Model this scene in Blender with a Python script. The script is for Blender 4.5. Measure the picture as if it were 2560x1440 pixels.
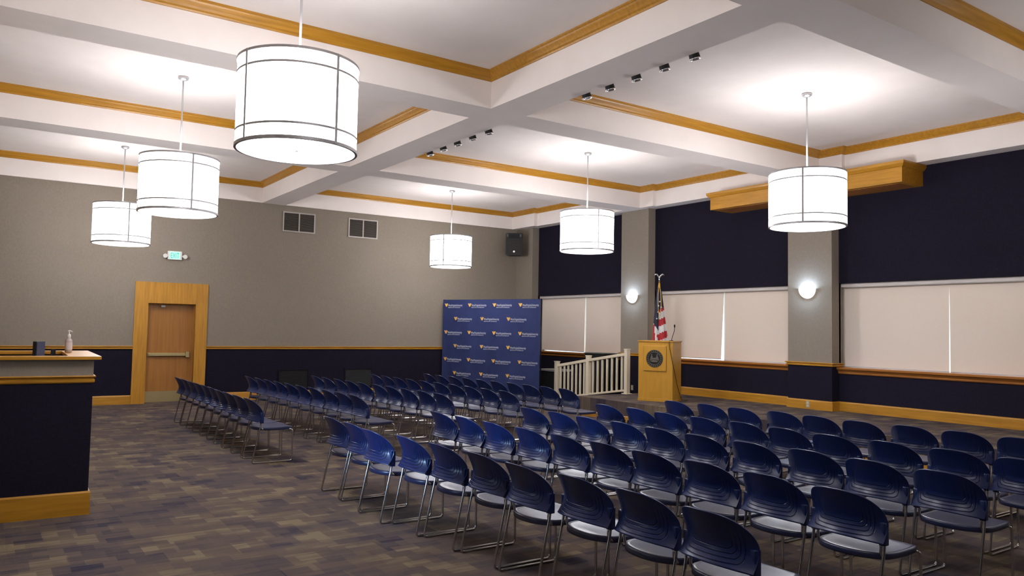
import bpy, bmesh, math, random
from mathutils import Vector, Matrix
random.seed(7)
for o in list(bpy.data.objects): bpy.data.objects.remove(o)
S = bpy.context.scene
COL = S.collection
PI = math.pi

# ------------------------------------------------------------------ camera, world, exposure
H = 1.7
fw = Vector((0.56567, 0.8229, 0.05353)).normalized()
rt = Vector((0.82338, -0.56719, 0.01834)); rt = (rt - fw * rt.dot(fw)).normalized()
up = rt.cross(fw)
cam = bpy.data.cameras.new('camera'); co = bpy.data.objects.new('camera', cam); COL.objects.link(co)
cam.sensor_fit = 'HORIZONTAL'; cam.sensor_width = 36.0; cam.lens = 1936.06 / 2560 * 36
cam.clip_start = .05; cam.clip_end = 200
co.matrix_world = Matrix(((rt.x, up.x, -fw.x, 0), (rt.y, up.y, -fw.y, 0), (rt.z, up.z, -fw.z, H), (0, 0, 0, 1)))
S.camera = co
w = bpy.data.worlds.new('overcast_sky'); S.world = w; w.use_nodes = True
bg = w.node_tree.nodes['Background']; bg.inputs[0].default_value = (.86, .93, 1, 1); bg.inputs[1].default_value = 2.6
S.view_settings.view_transform = 'Standard'; S.view_settings.look = 'None'
S.view_settings.exposure = -0.12; S.view_settings.gamma = 1.0; S.view_settings.use_curve_mapping = False

LAMP_GLOW = 4.0       # drum shade's own glow
LAMP_W = 200.0        # bulb inside the translucent drum (W)
SCONCE_W = 24.0

# ------------------------------------------------------------------ materials
def mat(name, base, rough=.6, metal=0, spec=.5, emit=None, estr=0):
    m = bpy.data.materials.new(name); m.use_nodes = True
    b = m.node_tree.nodes['Principled BSDF']
    b.inputs['Base Color'].default_value = (*base, 1); b.inputs['Roughness'].default_value = rough
    b.inputs['Metallic'].default_value = metal; b.inputs['Specular IOR Level'].default_value = spec
    if emit: b.inputs['Emission Color'].default_value = (*emit, 1); b.inputs['Emission Strength'].default_value = estr
    return m
def nodes(m): return m.node_tree.nodes, m.node_tree.links, m.node_tree.nodes['Principled BSDF']
def ramp(n, stops):
    r = n.new('ShaderNodeValToRGB'); e = r.color_ramp.elements
    while len(e) > 1: e.remove(e[-1])
    e[0].position = stops[0][0]; e[0].color = (*stops[0][1], 1)
    for p, c in stops[1:]:
        k = e.new(p); k.color = (*c, 1)
    return r
def noisy(m, c1, c2, scale, stretch=(1, 1, 1), bump=0, detail=4, bscale=None, lo=.3, hi=.7):
    n, l, b = nodes(m)
    tc = n.new('ShaderNodeTexCoord'); mp = n.new('ShaderNodeMapping'); mp.inputs['Scale'].default_value = stretch
    l.new(tc.outputs['Object'], mp.inputs[0])
    t = n.new('ShaderNodeTexNoise'); t.inputs['Scale'].default_value = scale; t.inputs['Detail'].default_value = detail
    l.new(mp.outputs[0], t.inputs[0])
    r = ramp(n, [(lo, c1), (hi, c2)]); l.new(t.outputs[0], r.inputs[0]); l.new(r.outputs[0], b.inputs['Base Color'])
    if bump:
        t2 = n.new('ShaderNodeTexNoise'); t2.inputs['Scale'].default_value = bscale or scale * 4; t2.inputs['Detail'].default_value = 3
        l.new(tc.outputs['Object'], t2.inputs[0])
        bp = n.new('ShaderNodeBump'); bp.inputs['Strength'].default_value = bump; bp.inputs['Distance'].default_value = .004
        l.new(t2.outputs[0], bp.inputs['Height']); l.new(bp.outputs[0], b.inputs['Normal'])
    return m
def wood(name, stretch, c1=(.37, .165, .01), c2=(.52, .245, .02), rough=.38):
    return noisy(mat(name, c1, rough), c1, c2, 5.5, stretch, detail=6)
OAK_X = wood('oak_grain_x', (.35, 5, 5)); OAK_Y = wood('oak_grain_y', (5, .35, 5)); OAK_Z = wood('oak_grain_z', (5, 5, .35))
DOORW = wood('door_veneer', (4, 4, .2), (.29, .115, .016), (.37, .155, .026), .4)
SILLW = wood('stained_sill', (5, .35, 5), (.3, .105, .015), (.42, .16, .03), .3)
LECW = wood('lectern_veneer', (3, 3, .6), (.45, .225, .018), (.52, .265, .028), .4)
PAINT = noisy(mat('ceiling_paint', (.76, .72, .69), .85, spec=.3), (.84, .765, .715), (.87, .795, .745), 3, bump=.05, bscale=60)
TAUPE = noisy(mat('taupe_wallcloth', (.3, .26, .21), .9, spec=.2), (.235, .197, .154), (.265, .223, .176), 55, (1, 1, .5), bump=.25, bscale=160)
NAVY = noisy(mat('navy_wallcloth', (.013, .011, .02), .9, spec=.12), (.0105, .0085, .017), (.0145, .012, .023), 40, bump=.15, bscale=160)
PLASTIC = mat('navy_plastic', (.0045, .015, .085), .34)
SEATP = mat('navy_plastic_seat', (.014, .021, .075), .4, spec=.6)
for m_, cw in ((PLASTIC, .12), (SEATP, .4)):
    b_ = m_.node_tree.nodes['Principled BSDF']; b_.inputs['Coat Weight'].default_value = cw; b_.inputs['Coat Roughness'].default_value = .3
CHROME = mat('chrome', (.62, .6, .58), .18, 1)
STEEL = mat('brushed_nickel', (.5, .49, .5), .45, .6)
BRASS = mat('satin_brass', (.5, .4, .2), .4, 1)
WHITE = mat('white_plastic', (.75, .73, .68), .45)
CREAM = mat('cream_vinyl', (.72, .64, .48), .4)
BLACK = mat('black_plastic', (.01, .01, .011), .5, spec=.3)
DARK = mat('dark_void', (.02, .017, .015), .9)
BLIND = noisy(mat('cream_blind_fabric', (.62, .54, .46), .85), (.74, .63, .53), (.77, .66, .555), 90)
BLINDCASE = mat('blind_case', (.6, .54, .5), .5)
def lamp_shade(name, clear):
    m = mat(name, (.9, .9, .92), .6, emit=(.97, .97, 1), estr=LAMP_GLOW / (1 - clear)); n, l, b = nodes(m)
    t = n.new('ShaderNodeBsdfTransparent'); mx = n.new('ShaderNodeMixShader'); mx.inputs[0].default_value = clear
    l.new(b.outputs[0], mx.inputs[1]); l.new(t.outputs[0], mx.inputs[2]); l.new(mx.outputs[0], n['Material Output'].inputs[0]); return m
SHADE = lamp_shade('translucent_drum_shade', .45); TOPLENS = lamp_shade('translucent_top_lens', .3)
SCONCE = mat('glowing_sconce_glass', (.9, .9, .92), .4, emit=(.9, .94, 1), estr=2.2)
GLASS = bpy.data.materials.new('window_glass'); GLASS.use_nodes = True
def setup_glass():
    n, l, b = nodes(GLASS); n.remove(b)
    t = n.new('ShaderNodeBsdfTransparent'); t.inputs[0].default_value = (.9, .94, .95, 1)
    g = n.new('ShaderNodeBsdfGlossy'); g.inputs['Roughness'].default_value = .02
    mx = n.new('ShaderNodeMixShader'); mx.inputs[0].default_value = .08
    l.new(t.outputs[0], mx.inputs[1]); l.new(g.outputs[0], mx.inputs[2]); l.new(mx.outputs[0], n['Material Output'].inputs[0])
setup_glass()
CARPET = mat('plank_pattern_carpet', (.1, .08, .07), .95, spec=.1)
def setup_carpet():
    n, l, b = nodes(CARPET)
    tc = n.new('ShaderNodeTexCoord')
    def brick(scale, bw, rh, off, c):
        mp = n.new('ShaderNodeMapping'); mp.inputs['Location'].default_value = (off, off * .37, 0)
        l.new(tc.outputs['Object'], mp.inputs[0])
        t = n.new('ShaderNodeTexBrick'); t.inputs['Scale'].default_value = scale; t.inputs['Mortar Size'].default_value = 0
        t.inputs['Brick Width'].default_value = bw; t.inputs['Row Height'].default_value = rh; t.inputs['Bias'].default_value = 0
        t.inputs['Color1'].default_value = (0, 0, 0, 1); t.inputs['Color2'].default_value = (1, 1, 1, 1)
        t.inputs['Mortar'].default_value = (.5, .5, .5, 1)
        l.new(mp.outputs[0], t.inputs[0]); return t
    a = brick(1, .2, .135, 0, 0); c = brick(1, .24, .27, 1.31, 0)
    ns = n.new('ShaderNodeTexNoise'); ns.inputs['Scale'].default_value = 3.2
    mp = n.new('ShaderNodeMapping'); mp.inputs['Scale'].default_value = (1, 6, 1); l.new(tc.outputs['Object'], mp.inputs[0]); l.new(mp.outputs[0], ns.inputs[0])
    def mth(op, x, y):
        k = n.new('ShaderNodeMath'); k.operation = op
        for i, q in enumerate((x, y)):
            if isinstance(q, (int, float)): k.inputs[i].default_value = q
            else: l.new(q, k.inputs[i])
        return k.outputs[0]
    v = mth('ADD', mth('MULTIPLY', a.outputs[0], .34), mth('MULTIPLY', c.outputs[0], .34))
    v = mth('ADD', v, mth('MULTIPLY', ns.outputs[0], .4))
    r = ramp(n, [(.2, (.042, .037, .06)), (.34, (.085, .067, .073)), (.54, (.118, .09, .08)), (.68, (.145, .111, .083)), (.82, (.22, .17, .11))])
    l.new(v, r.inputs[0])
    f = n.new('ShaderNodeTexNoise'); f.inputs['Scale'].default_value = 220; l.new(tc.outputs['Object'], f.inputs[0])
    mx = n.new('ShaderNodeMixRGB'); mx.blend_type = 'MULTIPLY'; mx.inputs[0].default_value = .35
    l.new(r.outputs[0], mx.inputs[1]); l.new(f.outputs[0], mx.inputs[2]); l.new(mx.outputs[0], b.inputs['Base Color'])
    bp = n.new('ShaderNodeBump'); bp.inputs['Strength'].default_value = .4; bp.inputs['Distance'].default_value = .004
    l.new(f.outputs[0], bp.inputs['Height']); l.new(bp.outputs[0], b.inputs['Normal'])
setup_carpet()
def setup_ribs():
    n, l, b = nodes(PLASTIC)
    tc = n.new('ShaderNodeTexCoord'); sp = n.new('ShaderNodeSeparateXYZ'); l.new(tc.outputs['Object'], sp.inputs[0])
    def mth(op, *a):
        k = n.new('ShaderNodeMath'); k.operation = op
        for i, q in enumerate(a):
            if isinstance(q, (int, float)): k.inputs[i].default_value = q
            else: l.new(q, k.inputs[i])
        return k.outputs[0]
    ay = mth('ABSOLUTE', sp.outputs['Y']); z = sp.outputs['Z']; tot = None
    for k in range(4):                      # four nested U shaped steps moulded into the lower back
        hw, zl, rr = .192 - .019 * k, .54 + .022 * k, .03
        dy = mth('MAXIMUM', mth('SUBTRACT', ay, hw - rr), 0.0); dz = mth('MAXIMUM', mth('SUBTRACT', zl + rr, z), 0.0)
        d = mth('SUBTRACT', mth('SQRT', mth('ADD', mth('MULTIPLY', dy, dy), mth('MULTIPLY', dz, dz))), rr)
        g = mth('SUBTRACT', 1.0, mth('MINIMUM', mth('DIVIDE', mth('ABSOLUTE', d), .0035), 1.0))
        tot = g if tot is None else mth('MAXIMUM', tot, g)
    fade = mth('MULTIPLY', tot, mth('MINIMUM', mth('MAXIMUM', mth('DIVIDE', mth('SUBTRACT', .74, z), .1), 0.0), 1.0))
    bp = n.new('ShaderNodeBump'); bp.inputs['Strength'].default_value = 1; bp.inputs['Distance'].default_value = .006; bp.invert = True
    l.new(fade, bp.inputs['Height']); l.new(bp.outputs[0], b.inputs['Normal'])
setup_ribs()
BANNER = noisy(mat('blue_banner_fabric', (.06, .09, .27), .7), (.046, .068, .225), (.056, .08, .25), 4)
GOLD = mat('gold_print', (.75, .42, .1), .6)
PRINT = mat('white_print', (.55, .57, .68), .6)
RED = mat('flag_red', (.42, .02, .025), .75); FWHITE = mat('flag_white', (.7, .68, .66), .75); FBLUE = mat('flag_blue', (.018, .022, .045), .75)
GOLDC = mat('gold_cord', (.6, .36, .05), .6)
SILVER = mat('polished_silver', (.75, .78, .8), .2, 1)

# ------------------------------------------------------------------ helpers
def link(name, bm, mats, parent=None, smooth=False, loc=(0, 0, 0), rot=(0, 0, 0)):
    me = bpy.data.meshes.new(name); bm.to_mesh(me); bm.free()
    for m in (mats if isinstance(mats, (list, tuple)) else [mats]): me.materials.append(m)
    if smooth:
        for p in me.polygons: p.use_smooth = True
    o = bpy.data.objects.new(name, me); COL.objects.link(o); o.location = loc; o.rotation_euler = rot
    if parent: o.parent = parent
    return o
def tag(o, label, cat, group=None):
    o['label'] = label; o['category'] = cat
    if group: o['group'] = group
    return o
def thing(name, label, cat, loc=(0, 0, 0), rz=0, group=None):
    o = bpy.data.objects.new(name, None); COL.objects.link(o); o.location = loc; o.rotation_euler = (0, 0, rz)
    o.empty_display_size = .1
    return tag(o, label, cat, group)
def struct(o): o['kind'] = 'structure'; return o
def box(bm, x0, x1, y0, y1, z0, z1, mi=0, bev=0):
    vs = [bm.verts.new((x, y, z)) for z in (z0, z1) for y in (y0, y1) for x in (x0, x1)]
    fs = [bm.faces.new([vs[i] for i in q]) for q in ((0, 2, 3, 1), (4, 5, 7, 6), (0, 1, 5, 4), (2, 6, 7, 3), (0, 4, 6, 2), (1, 3, 7, 5))]
    for f in fs: f.material_index = mi
    if bev:
        es = list({e for f in fs for e in f.edges})
        r = bmesh.ops.bevel(bm, geom=es, offset=bev, segments=2, affect='EDGES', profile=.6)
        for f in r['faces']: f.material_index = mi
    return vs
def B(*a, **k):
    bm = bmesh.new(); box(bm, *a, **k); return bm
def lathe(bm, prof, seg=32, cx=0, cy=0, mi=0, cap0=False, cap1=False):
    rings = []
    for r, z in prof:
        rings.append([bm.verts.new((cx + r * math.cos(2 * PI * i / seg), cy + r * math.sin(2 * PI * i / seg), z)) for i in range(seg)])
    for a, b in zip(rings, rings[1:]):
        for i in range(seg):
            f = bm.faces.new((a[i], a[(i + 1) % seg], b[(i + 1) % seg], b[i])); f.material_index = mi
    if cap0: bm.faces.new(rings[0][::-1]).material_index = mi
    if cap1: bm.faces.new(rings[-1]).material_index = mi
def tube(bm, pts, r, seg=8, mi=0, closed=False):
    pts = [Vector(p) for p in pts]; n = len(pts); rings = []
    prev = None
    for i, p in enumerate(pts):
        if closed: t = pts[(i + 1) % n] - pts[i - 1]
        else: t = pts[min(i + 1, n - 1)] - pts[max(i - 1, 0)]
        t.normalize()
        if prev is None:
            a = Vector((0, 0, 1)) if abs(t.z) < .9 else Vector((1, 0, 0))
            u = t.cross(a).normalized()
        else:
            u = (prev - t * prev.dot(t)).normalized()
        prev = u; v = t.cross(u)
        rr = r[i] if isinstance(r, (list, tuple)) else r
        rings.append([bm.verts.new(p + (u * math.cos(2 * PI * k / seg) + v * math.sin(2 * PI * k / seg)) * rr) for k in range(seg)])
    prs = list(zip(rings, rings[1:])) + ([(rings[-1], rings[0])] if closed else [])
    for a, b in prs:
        for k in range(seg):
            f = bm.faces.new((a[k], a[(k + 1) % seg], b[(k + 1) % seg], b[k])); f.material_index = mi
    if not closed:
        bm.faces.new(rings[0][::-1]).material_index = mi; bm.faces.new(rings[-1]).material_index = mi
def fillet(pts, rad, n=5):
    pts = [Vector(p) for p in pts]; out = [pts[0]]
    for a, b, c in zip(pts, pts[1:], pts[2:]):
        d1 = min(rad, (a - b).length * .49); d2 = min(rad, (c - b).length * .49)
        p = b + (a - b).normalized() * d1; q = b + (c - b).normalized() * d2
        for i in range(n + 1):
            t = i / n; out.append(p * (1 - t) ** 2 + b * 2 * t * (1 - t) + q * t * t)
    out.append(pts[-1]); return out
def sweep(path, prof, closed=False, side=1):
    """profile points (d, z): d is the distance from the path towards its left (side=1)."""
    bm = bmesh.new(); P = [Vector((p[0], p[1])) for p in path]; n = len(P); rings = []
    def nrm(a, b):
        d = (b - a).normalized(); return Vector((-d.y, d.x)) * side
    for i in range(n):
        ns = []
        if closed or i > 0: ns.append(nrm(P[i - 1], P[i]))
        if closed or i < n - 1: ns.append(nrm(P[i], P[(i + 1) % n]))
        m = ns[0] if len(ns) == 1 else (ns[0] + ns[1]) / (1 + ns[0].dot(ns[1]))
        rings.append([bm.verts.new((P[i].x + m.x * d, P[i].y + m.y * d, z)) for d, z in prof])
    k = len(prof); prs = list(zip(rings, rings[1:])) + ([(rings[-1], rings[0])] if closed else [])
    for a, b in prs:
        for j in range(k): bm.faces.new((a[j], a[(j + 1) % k], b[(j + 1) % k], b[j]))
    if not closed:
        bm.faces.new(rings[0]); bm.faces.new(rings[-1][::-1])
    bmesh.ops.recalc_face_normals(bm, faces=bm.faces); return bm
def dup(root, loc, rz=None, label=None):
    r = root.copy(); COL.objects.link(r); r.location = loc
    if rz is not None: r.rotation_euler = (0, 0, rz)
    if label: r['label'] = label
    for ch in list(root.children):
        c = ch.copy(); COL.objects.link(c); c.parent = r
        for g in ch.children:
            d = g.copy(); COL.objects.link(d); d.parent = c
    return r
def text_bm(body, size, ext=.0015, squeeze=1.0):
    cu = bpy.data.curves.new('lettering', 'FONT'); cu.body = body; cu.size = size; cu.extrude = ext; cu.align_x = 'LEFT'
    o = bpy.data.objects.new('lettering', cu); COL.objects.link(o)
    dg = bpy.context.evaluated_depsgraph_get(); me = bpy.data.meshes.new_from_object(o.evaluated_get(dg))
    bm = bmesh.new(); bm.from_mesh(me); bpy.data.objects.remove(o); bpy.data.meshes.remove(me); bpy.data.curves.remove(cu)
    for v in bm.verts: v.co.x *= squeeze
    return bm
def fit_width(bm, wid):
    xs = [v.co.x for v in bm.verts]; s = wid / (max(xs) - min(xs)); x0 = min(xs)
    for v in bm.verts: v.co.x = (v.co.x - x0) * s
def merge(dst, src, M):
    mp = {v: dst.verts.new(M @ v.co) for v in src.verts}
    for f in src.faces:
        try: dst.faces.new([mp[v] for v in f.verts]).material_index = f.material_index
        except ValueError: pass
    src.free()

# ------------------------------------------------------------------ measured room
XW0, YW0 = -1.5, -4.0                 # left wall, wall behind the camera
YB = 17.884                           # back wall
XP, XN = 12.425, 12.64                # pilaster faces, wall between pilasters
ZB, ZC = 4.507, 4.97                  # beam undersides, coffer ceilings
XL, XR = 5.26, 5.81                   # long beam
CB = [(-.8, -.26), (3.713, 4.256), (8.199, 8.733), (12.745, 13.298)]   # cross beams
F3 = 17.834; XF, XF2, XC0 = 12.24, 12.335, -1.06
HS, XS, YS = .367, 10.15, 12.4        # stage height, front edge, end
PIL = [(17.114, YB), (12.653, 13.542), (8.077, 8.978), (3.5, 4.4), (-1.1, -.2)]
ZSILL, ZHEAD = 1.14, 2.63

# floor / ceiling
struct(link('floor', B(XW0 - .2, 13, YW0 - .2, YB + .6, -.1, 0), CARPET))
bm = bmesh.new()
box(bm, XW0 - .2, 13, YW0 - .2, YB + .4, ZC, ZC + .15)
box(bm, XL, XR, YW0, YB, ZB, ZC)
for a, b in CB: box(bm, XC0, XL, a, b, ZB, ZC); box(bm, XR, XF, a, b, ZB, ZC)
box(bm, XC0, XL, F3, YB, ZB, ZC); box(bm, XR, XF, F3, YB, ZB, ZC); box(bm, XW0, XC0, YW0, YB, ZB, ZC)
box(bm, XF2, 13, YW0, YB, ZB, ZC)
for a, b in PIL: box(bm, XF, XF2, a - .32, min(b + .32, YB), ZB, ZC)
struct(link('ceiling', bm, PAINT))
# crown trim round every coffer
CROWN = [(0, 4.85), (.012, 4.85), (.02, 4.868), (.035, 4.88), (.05, 4.9), (.075, 4.93), (.085, 4.945), (.1, 4.95), (.1, ZC), (0, ZC)]
ys = [YW0] + [v for c in CB for v in c] + [F3]
k = 0
for i in range(0, len(ys), 2):
    y0, y1 = ys[i], ys[i + 1]
    k += 1
    struct(link('trim_%d' % k, sweep([(XC0, y0), (XL, y0), (XL, y1), (XC0, y1)], CROWN, True), OAK_X))
    pts = [(XR, y0)]
    lo, hi = XF2, XF2
    segs = []
    yy = [y0]
    inside = lambda y: any(a - .32 - 1e-4 <= y <= b + .32 + 1e-4 for a, b in PIL)
    cuts = sorted([v for a, b in PIL for v in (a - .32, b + .32) if y0 + .02 < v < y1 - .02])
    right = []
    cur = y0
    for c in cuts + [y1]:
        x = XF if inside((cur + c) / 2) else XF2
        right += [(x, cur), (x, c)]; cur = c
    k += 1
    struct(link('trim_%d' % k, sweep([(XR, y0)] + right + [(XR, y1)], CROWN, True), OAK_X))

# back wall
DX0, DX1, DZ = 2.95, 3.9, 2.12
bm = bmesh.new()
for x0, x1, z0, z1 in ((XW0 - .2, DX0 - .021, 0, 4.6), (DX1 + .021, 13, 0, 4.6), (DX0 - .021, DX1 + .021, DZ + .021, 4.6)):
    if z0 < 1: box(bm, x0, x1, YB, YB + .3, 0, 1.17, 1); box(bm, x0, x1, YB, YB + .3, 1.17, 4.6, 0)
    else: box(bm, x0, x1, YB, YB + .3, z0, z1, 0)
struct(link('wall_back', bm, [TAUPE, NAVY]))
bm = bmesh.new(); box(bm, XW0 - .2, XW0, YW0, 4.95, 0, 1.17, 1); box(bm, XW0 - .2, XW0, YW0, 4.95, 1.17, 4.6)
box(bm, XW0 - .2, XW0, 6.05, YB, 0, 1.17, 1); box(bm, XW0 - .2, XW0, 6.05, YB, 1.17, 4.6); box(bm, XW0 - .2, XW0, 4.95, 6.05, 2.1, 4.6); box(bm, XW0 - .2, XW0, 4.95, 6.05, 0, .5, 1)
struct(link('wall_left', bm, [TAUPE, NAVY]))
bm = bmesh.new(); box(bm, XW0, 13, YW0 - .2, YW0, 0, 1.17, 1); box(bm, XW0, 13, YW0 - .2, YW0, 1.17, 4.6)
struct(link('wall_front', bm, [TAUPE, NAVY]))
# right wall: navy bands, window bays, pilasters
bm = bmesh.new()
box(bm, XN, 12.95, YW0, YB, 0, 1.1, 1); box(bm, XN, 12.95, YW0, YB, ZHEAD, 4.6, 1)
for a, b in PIL:
    box(bm, XN + .001, 12.95, a, b, 1.1, ZHEAD, 0)
    box(bm, XP, XN + .05, a, b, 0, 1.17, 1); box(bm, XP, XN + .05, a, b, 1.17, 4.6, 0)
struct(link('wall_right', bm, [TAUPE, NAVY]))
RAIL = [(0, 1.145), (.02, 1.145), (.03, 1.152), (.03, 1.168), (.018, 1.176), (.018, 1.184), (.03, 1.19), (.042, 1.197), (.042, 1.206), (.034, 1.212), (0, 1.212)]
BASE = [(0, 0), (.02, 0), (.02, .16), (.016, .178), (.008, .187), (0, .187)]
base_st = [(d, z + HS if z else HS) for d, z in BASE]
base_st = [(d, HS + z * .9) for d, z in BASE]
n = 20
for path, prof, nm, m in (
    ([(2.685, YB), (XW0, YB)], RAIL, 'trim', OAK_X), ([(XP, YB), (4.149, YB)], RAIL, 'trim', OAK_X),
    ([(2.685, YB), (XW0, YB)], BASE, 'baseboard_back', OAK_X), ([(XP, YB), (4.149, YB)], BASE, 'baseboard_back', OAK_X)):
    n += 1
    struct(link(nm if nm != 'trim' else 'trim_%d' % n, sweep(path, prof), m))
for a, b in PIL:
    n += 1
    p = [(XN + .1, a), (XP, a), (XP, b), (XN + .1, b)]
    if b == YB: p = p[:3]
    struct(link('trim_%d' % n, sweep(p, RAIL), OAK_Y))
bp_ = [(XN, YW0)]
for a, b in sorted(PIL):
    bp_ += [(XN, a), (XP, a), (XP, b)] + ([(XN, b)] if b != YB else [])
i0 = max(i for i, p in enumerate(bp_) if p[1] < YS)
struct(link('baseboard_right', sweep([p for p in bp_ if p[1] <= 9.5] + [(XN, YS)], base_st), OAK_Y))
# stage along the windows
bm = bmesh.new(); box(bm, XS, XN + .1, YW0, YS, 0, HS)
struct(link('stage_platform', bm, CARPET))
struct(link('baseboard_stage', sweep([(XS, YW0), (XS, YS), (11.43, YS)], [(0, 0), (.015, 0), (.015, .095), (.008, .105), (0, .105)]), OAK_Y))
bm = bmesh.new()
v = [bm.verts.new(c) for c in ((11.5, YS, 0), (XN, YS, 0), (XN, YS, HS), (11.5, YS, HS), (11.5, 14.8, 0), (XN, 14.8, 0))]
for f in ((0, 1, 5, 4), (3, 4, 5, 2), (0, 4, 3), (1, 2, 5), (0, 3, 2, 1)): bm.faces.new([v[i] for i in f])
struct(link('stage_ramp', bm, CARPET))

# windows, blinds, sills
BAYS = [(13.542, 17.114), (8.978, 12.653), (4.4, 8.077), (-.2, 3.5)]
for i, (a, b) in enumerate(BAYS):
    bm = bmesh.new()
    for y0, y1 in ((a, a + .05), (b - .05, b), ((a + b) / 2 - .03, (a + b) / 2 + .03)): box(bm, 12.86, 12.93, y0, y1, ZSILL, ZHEAD)
    box(bm, 12.86, 12.93, a, b, ZHEAD - .05, ZHEAD); box(bm, 12.86, 12.93, a, b, 1.1, ZSILL)
    wn = struct(link('window_%d' % (i + 1), bm, WHITE))
    link('glass_pane', B(12.89, 12.9, a + .05, b - .05, ZSILL, ZHEAD - .05), GLASS, wn)
    # sill
    sp = [(0, 1.02), (.02, 1.025), (.03, 1.04), (.03, 1.06), (.045, 1.075), (.06, 1.09), (.075, 1.1), (.085, 1.108), (.085, 1.135), (.08, 1.14), (-.22, 1.14), (-.22, 1.1), (0, 1.1)]
    struct(link('trim_%d' % (40 + i), sweep([(XN, a - (.02 if i == 2 else 0)), (XN, b + (.02 if i == 2 else 0))], sp), SILLW))
WIN = ['window nearest the far corner', 'window behind the lectern', 'window at the right edge', 'window nearest the camera']
def blind_panel(pts):   # pts: (y, z) corners bl, br, tr, tl seen from the room
    bm = bmesh.new(); N = 10; rows = []
    for j in range(N + 1):
        t = j / N; row = []
        for i in range(N + 1):
            s = i / N
            y = (pts[0][0] * (1 - s) + pts[1][0] * s) * (1 - t) + (pts[3][0] * (1 - s) + pts[2][0] * s) * t
            z = (pts[0][1] * (1 - s) + pts[1][1] * s) * (1 - t) + (pts[3][1] * (1 - s) + pts[2][1] * s) * t
            row.append((y, z, .004 * math.sin(s * 9 + t * 2) * (1 - t)))
        rows.append(row)
    for d in (0, .003):
        vs = [[bm.verts.new((12.795 + q + d, y, z)) for y, z, q in row] for row in rows]
        for j in range(N):
            for i in range(N): bm.faces.new((vs[j][i], vs[j][i + 1], vs[j + 1][i + 1], vs[j + 1][i]))
    return bm
def blind(label, pts):
    o = link('roller_blind', blind_panel(pts), BLIND, smooth=True); tag(o, label, 'blind', 'cream roller blinds')
    (y0, z0), (y1, z1) = pts[0], pts[1]
    bm = bmesh.new(); tube(bm, [(12.797, y0, z0 + .012), (12.797, y1, z1 + .012)], .011, 8)
    link('hem_bar', bm, BLINDCASE, o)
T = 2.56
blind('cream roller blind beside the blue banner, left half of the far corner window', [(17.1, 1.165), (15.3, 1.15), (15.285, T), (17.1, T)])
blind('cream roller blind between the far window gap and the flag pilaster', [(15.245, 1.15), (13.55, 1.15), (13.55, T), (15.235, T)])
blind('cream roller blind directly behind the flag and lectern', [(12.64, 1.15), (10.875, 1.158), (10.795, T), (12.64, T)])
blind('cream roller blind behind the lectern window gap, beside the nearer sconce pilaster', [(10.765, 1.143), (8.99, 1.143), (8.99, T), (10.765, T)])
blind('cream roller blind right of the nearer sconce pilaster, at the right edge', [(8.06, 1.143), (6.256, 1.143), (6.242, T), (8.06, T)])
blind('cream roller blind cut off by the right edge of the photo', [(6.226, 1.143), (4.42, 1.143), (4.42, T), (6.2415, T)])
for (a, b), nm in zip(BAYS[:3], ('far corner window', 'window behind the lectern', 'window at the right edge')):
    o = link('blind_headrail', B(12.7, 12.86, a + .005, b - .005, 2.562, ZHEAD + .004, bev=.006), BLINDCASE)
    tag(o, 'pale headrail of the blinds above the ' + nm, 'headrail', 'blind headrails')
# hidden near bay: closed by a plain blind of the same kind
blind('cream roller blind in the window nearest the camera', [(3.49, 1.15), (-.19, 1.15), (-.19, T), (3.49, T)])

# unseen left window and lamp, added to throw cool light on the nearest chairs
bm = bmesh.new()
for y0, y1, z0, z1 in ((4.95, 5.0, .5, 2.1), (6.0, 6.05, .5, 2.1), (5.0, 6.0, .5, .55), (5.0, 6.0, 2.05, 2.1)): box(bm, XW0 - .15, XW0 + .01, y0, y1, z0, z1)
wn = struct(link('window_5', bm, OAK_Z)); link('glass_pane', B(XW0 - .1, XW0 - .09, 5.0, 6.0, .55, 2.05), GLASS, wn)
la = bpy.data.lights.new('added_cool_light', 'AREA'); la.shape = 'RECTANGLE'; la.size = .8; la.size_y = .7; la.energy = 9; la.color = (.45, .68, 1); la.spread = math.radians(26)
lo = bpy.data.objects.new('added_cool_light', la); COL.objects.link(lo); lo.location = (XW0 - .05, 5.5, 1.35)
lo.rotation_euler = (Vector((3.2, 6.35, .75)) - lo.location).to_track_quat('-Z', 'Y').to_euler()

# door
bm = bmesh.new()
ox0, ox1, oz = 2.685, 4.149, 2.57
box(bm, ox0, DX0, YB - .035, YB, 0, oz); box(bm, DX1, ox1, YB - .035, YB, 0, oz); box(bm, DX0, DX1, YB - .035, YB, DZ, oz)
box(bm, DX0 - .02, DX0, YB - .03, YB + .22, 0, DZ); box(bm, DX1, DX1 + .02, YB - .03, YB + .22, 0, DZ); box(bm, DX0, DX1, YB + .13, YB + .165, DZ - .035, DZ); box(bm, DX0, DX1, YB, YB + .22, DZ, DZ + .02)
struct(link('trim_50', bm, OAK_Z))
d = struct(link('door_1', B(DX0 + .003, DX1 - .003, YB + .17, YB + .215, .008, DZ - .004), DOORW))
link('kick_plate', B(DX0 + .03, DX1 - .03, YB + .166, YB + .17, .015, .24), BRASS, d)
bm = bmesh.new(); box(bm, DX0 + .06, DX1 - .14, YB + .105, YB + .15, .99, 1.06, bev=.01)
box(bm, DX0 + .05, DX0 + .1, YB + .13, YB + .17, .985, 1.065); box(bm, DX1 - .14, DX1 - .06, YB + .1, YB + .17, .96, 1.09, bev=.008)
link('panic_bar', bm, BRASS, d)
bm = bmesh.new(); box(bm, DX0 + .28, DX0 + .36, YB + .1, YB + .165, DZ - .075, DZ - .04)
link('door_closer', bm, STEEL, d)
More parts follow.
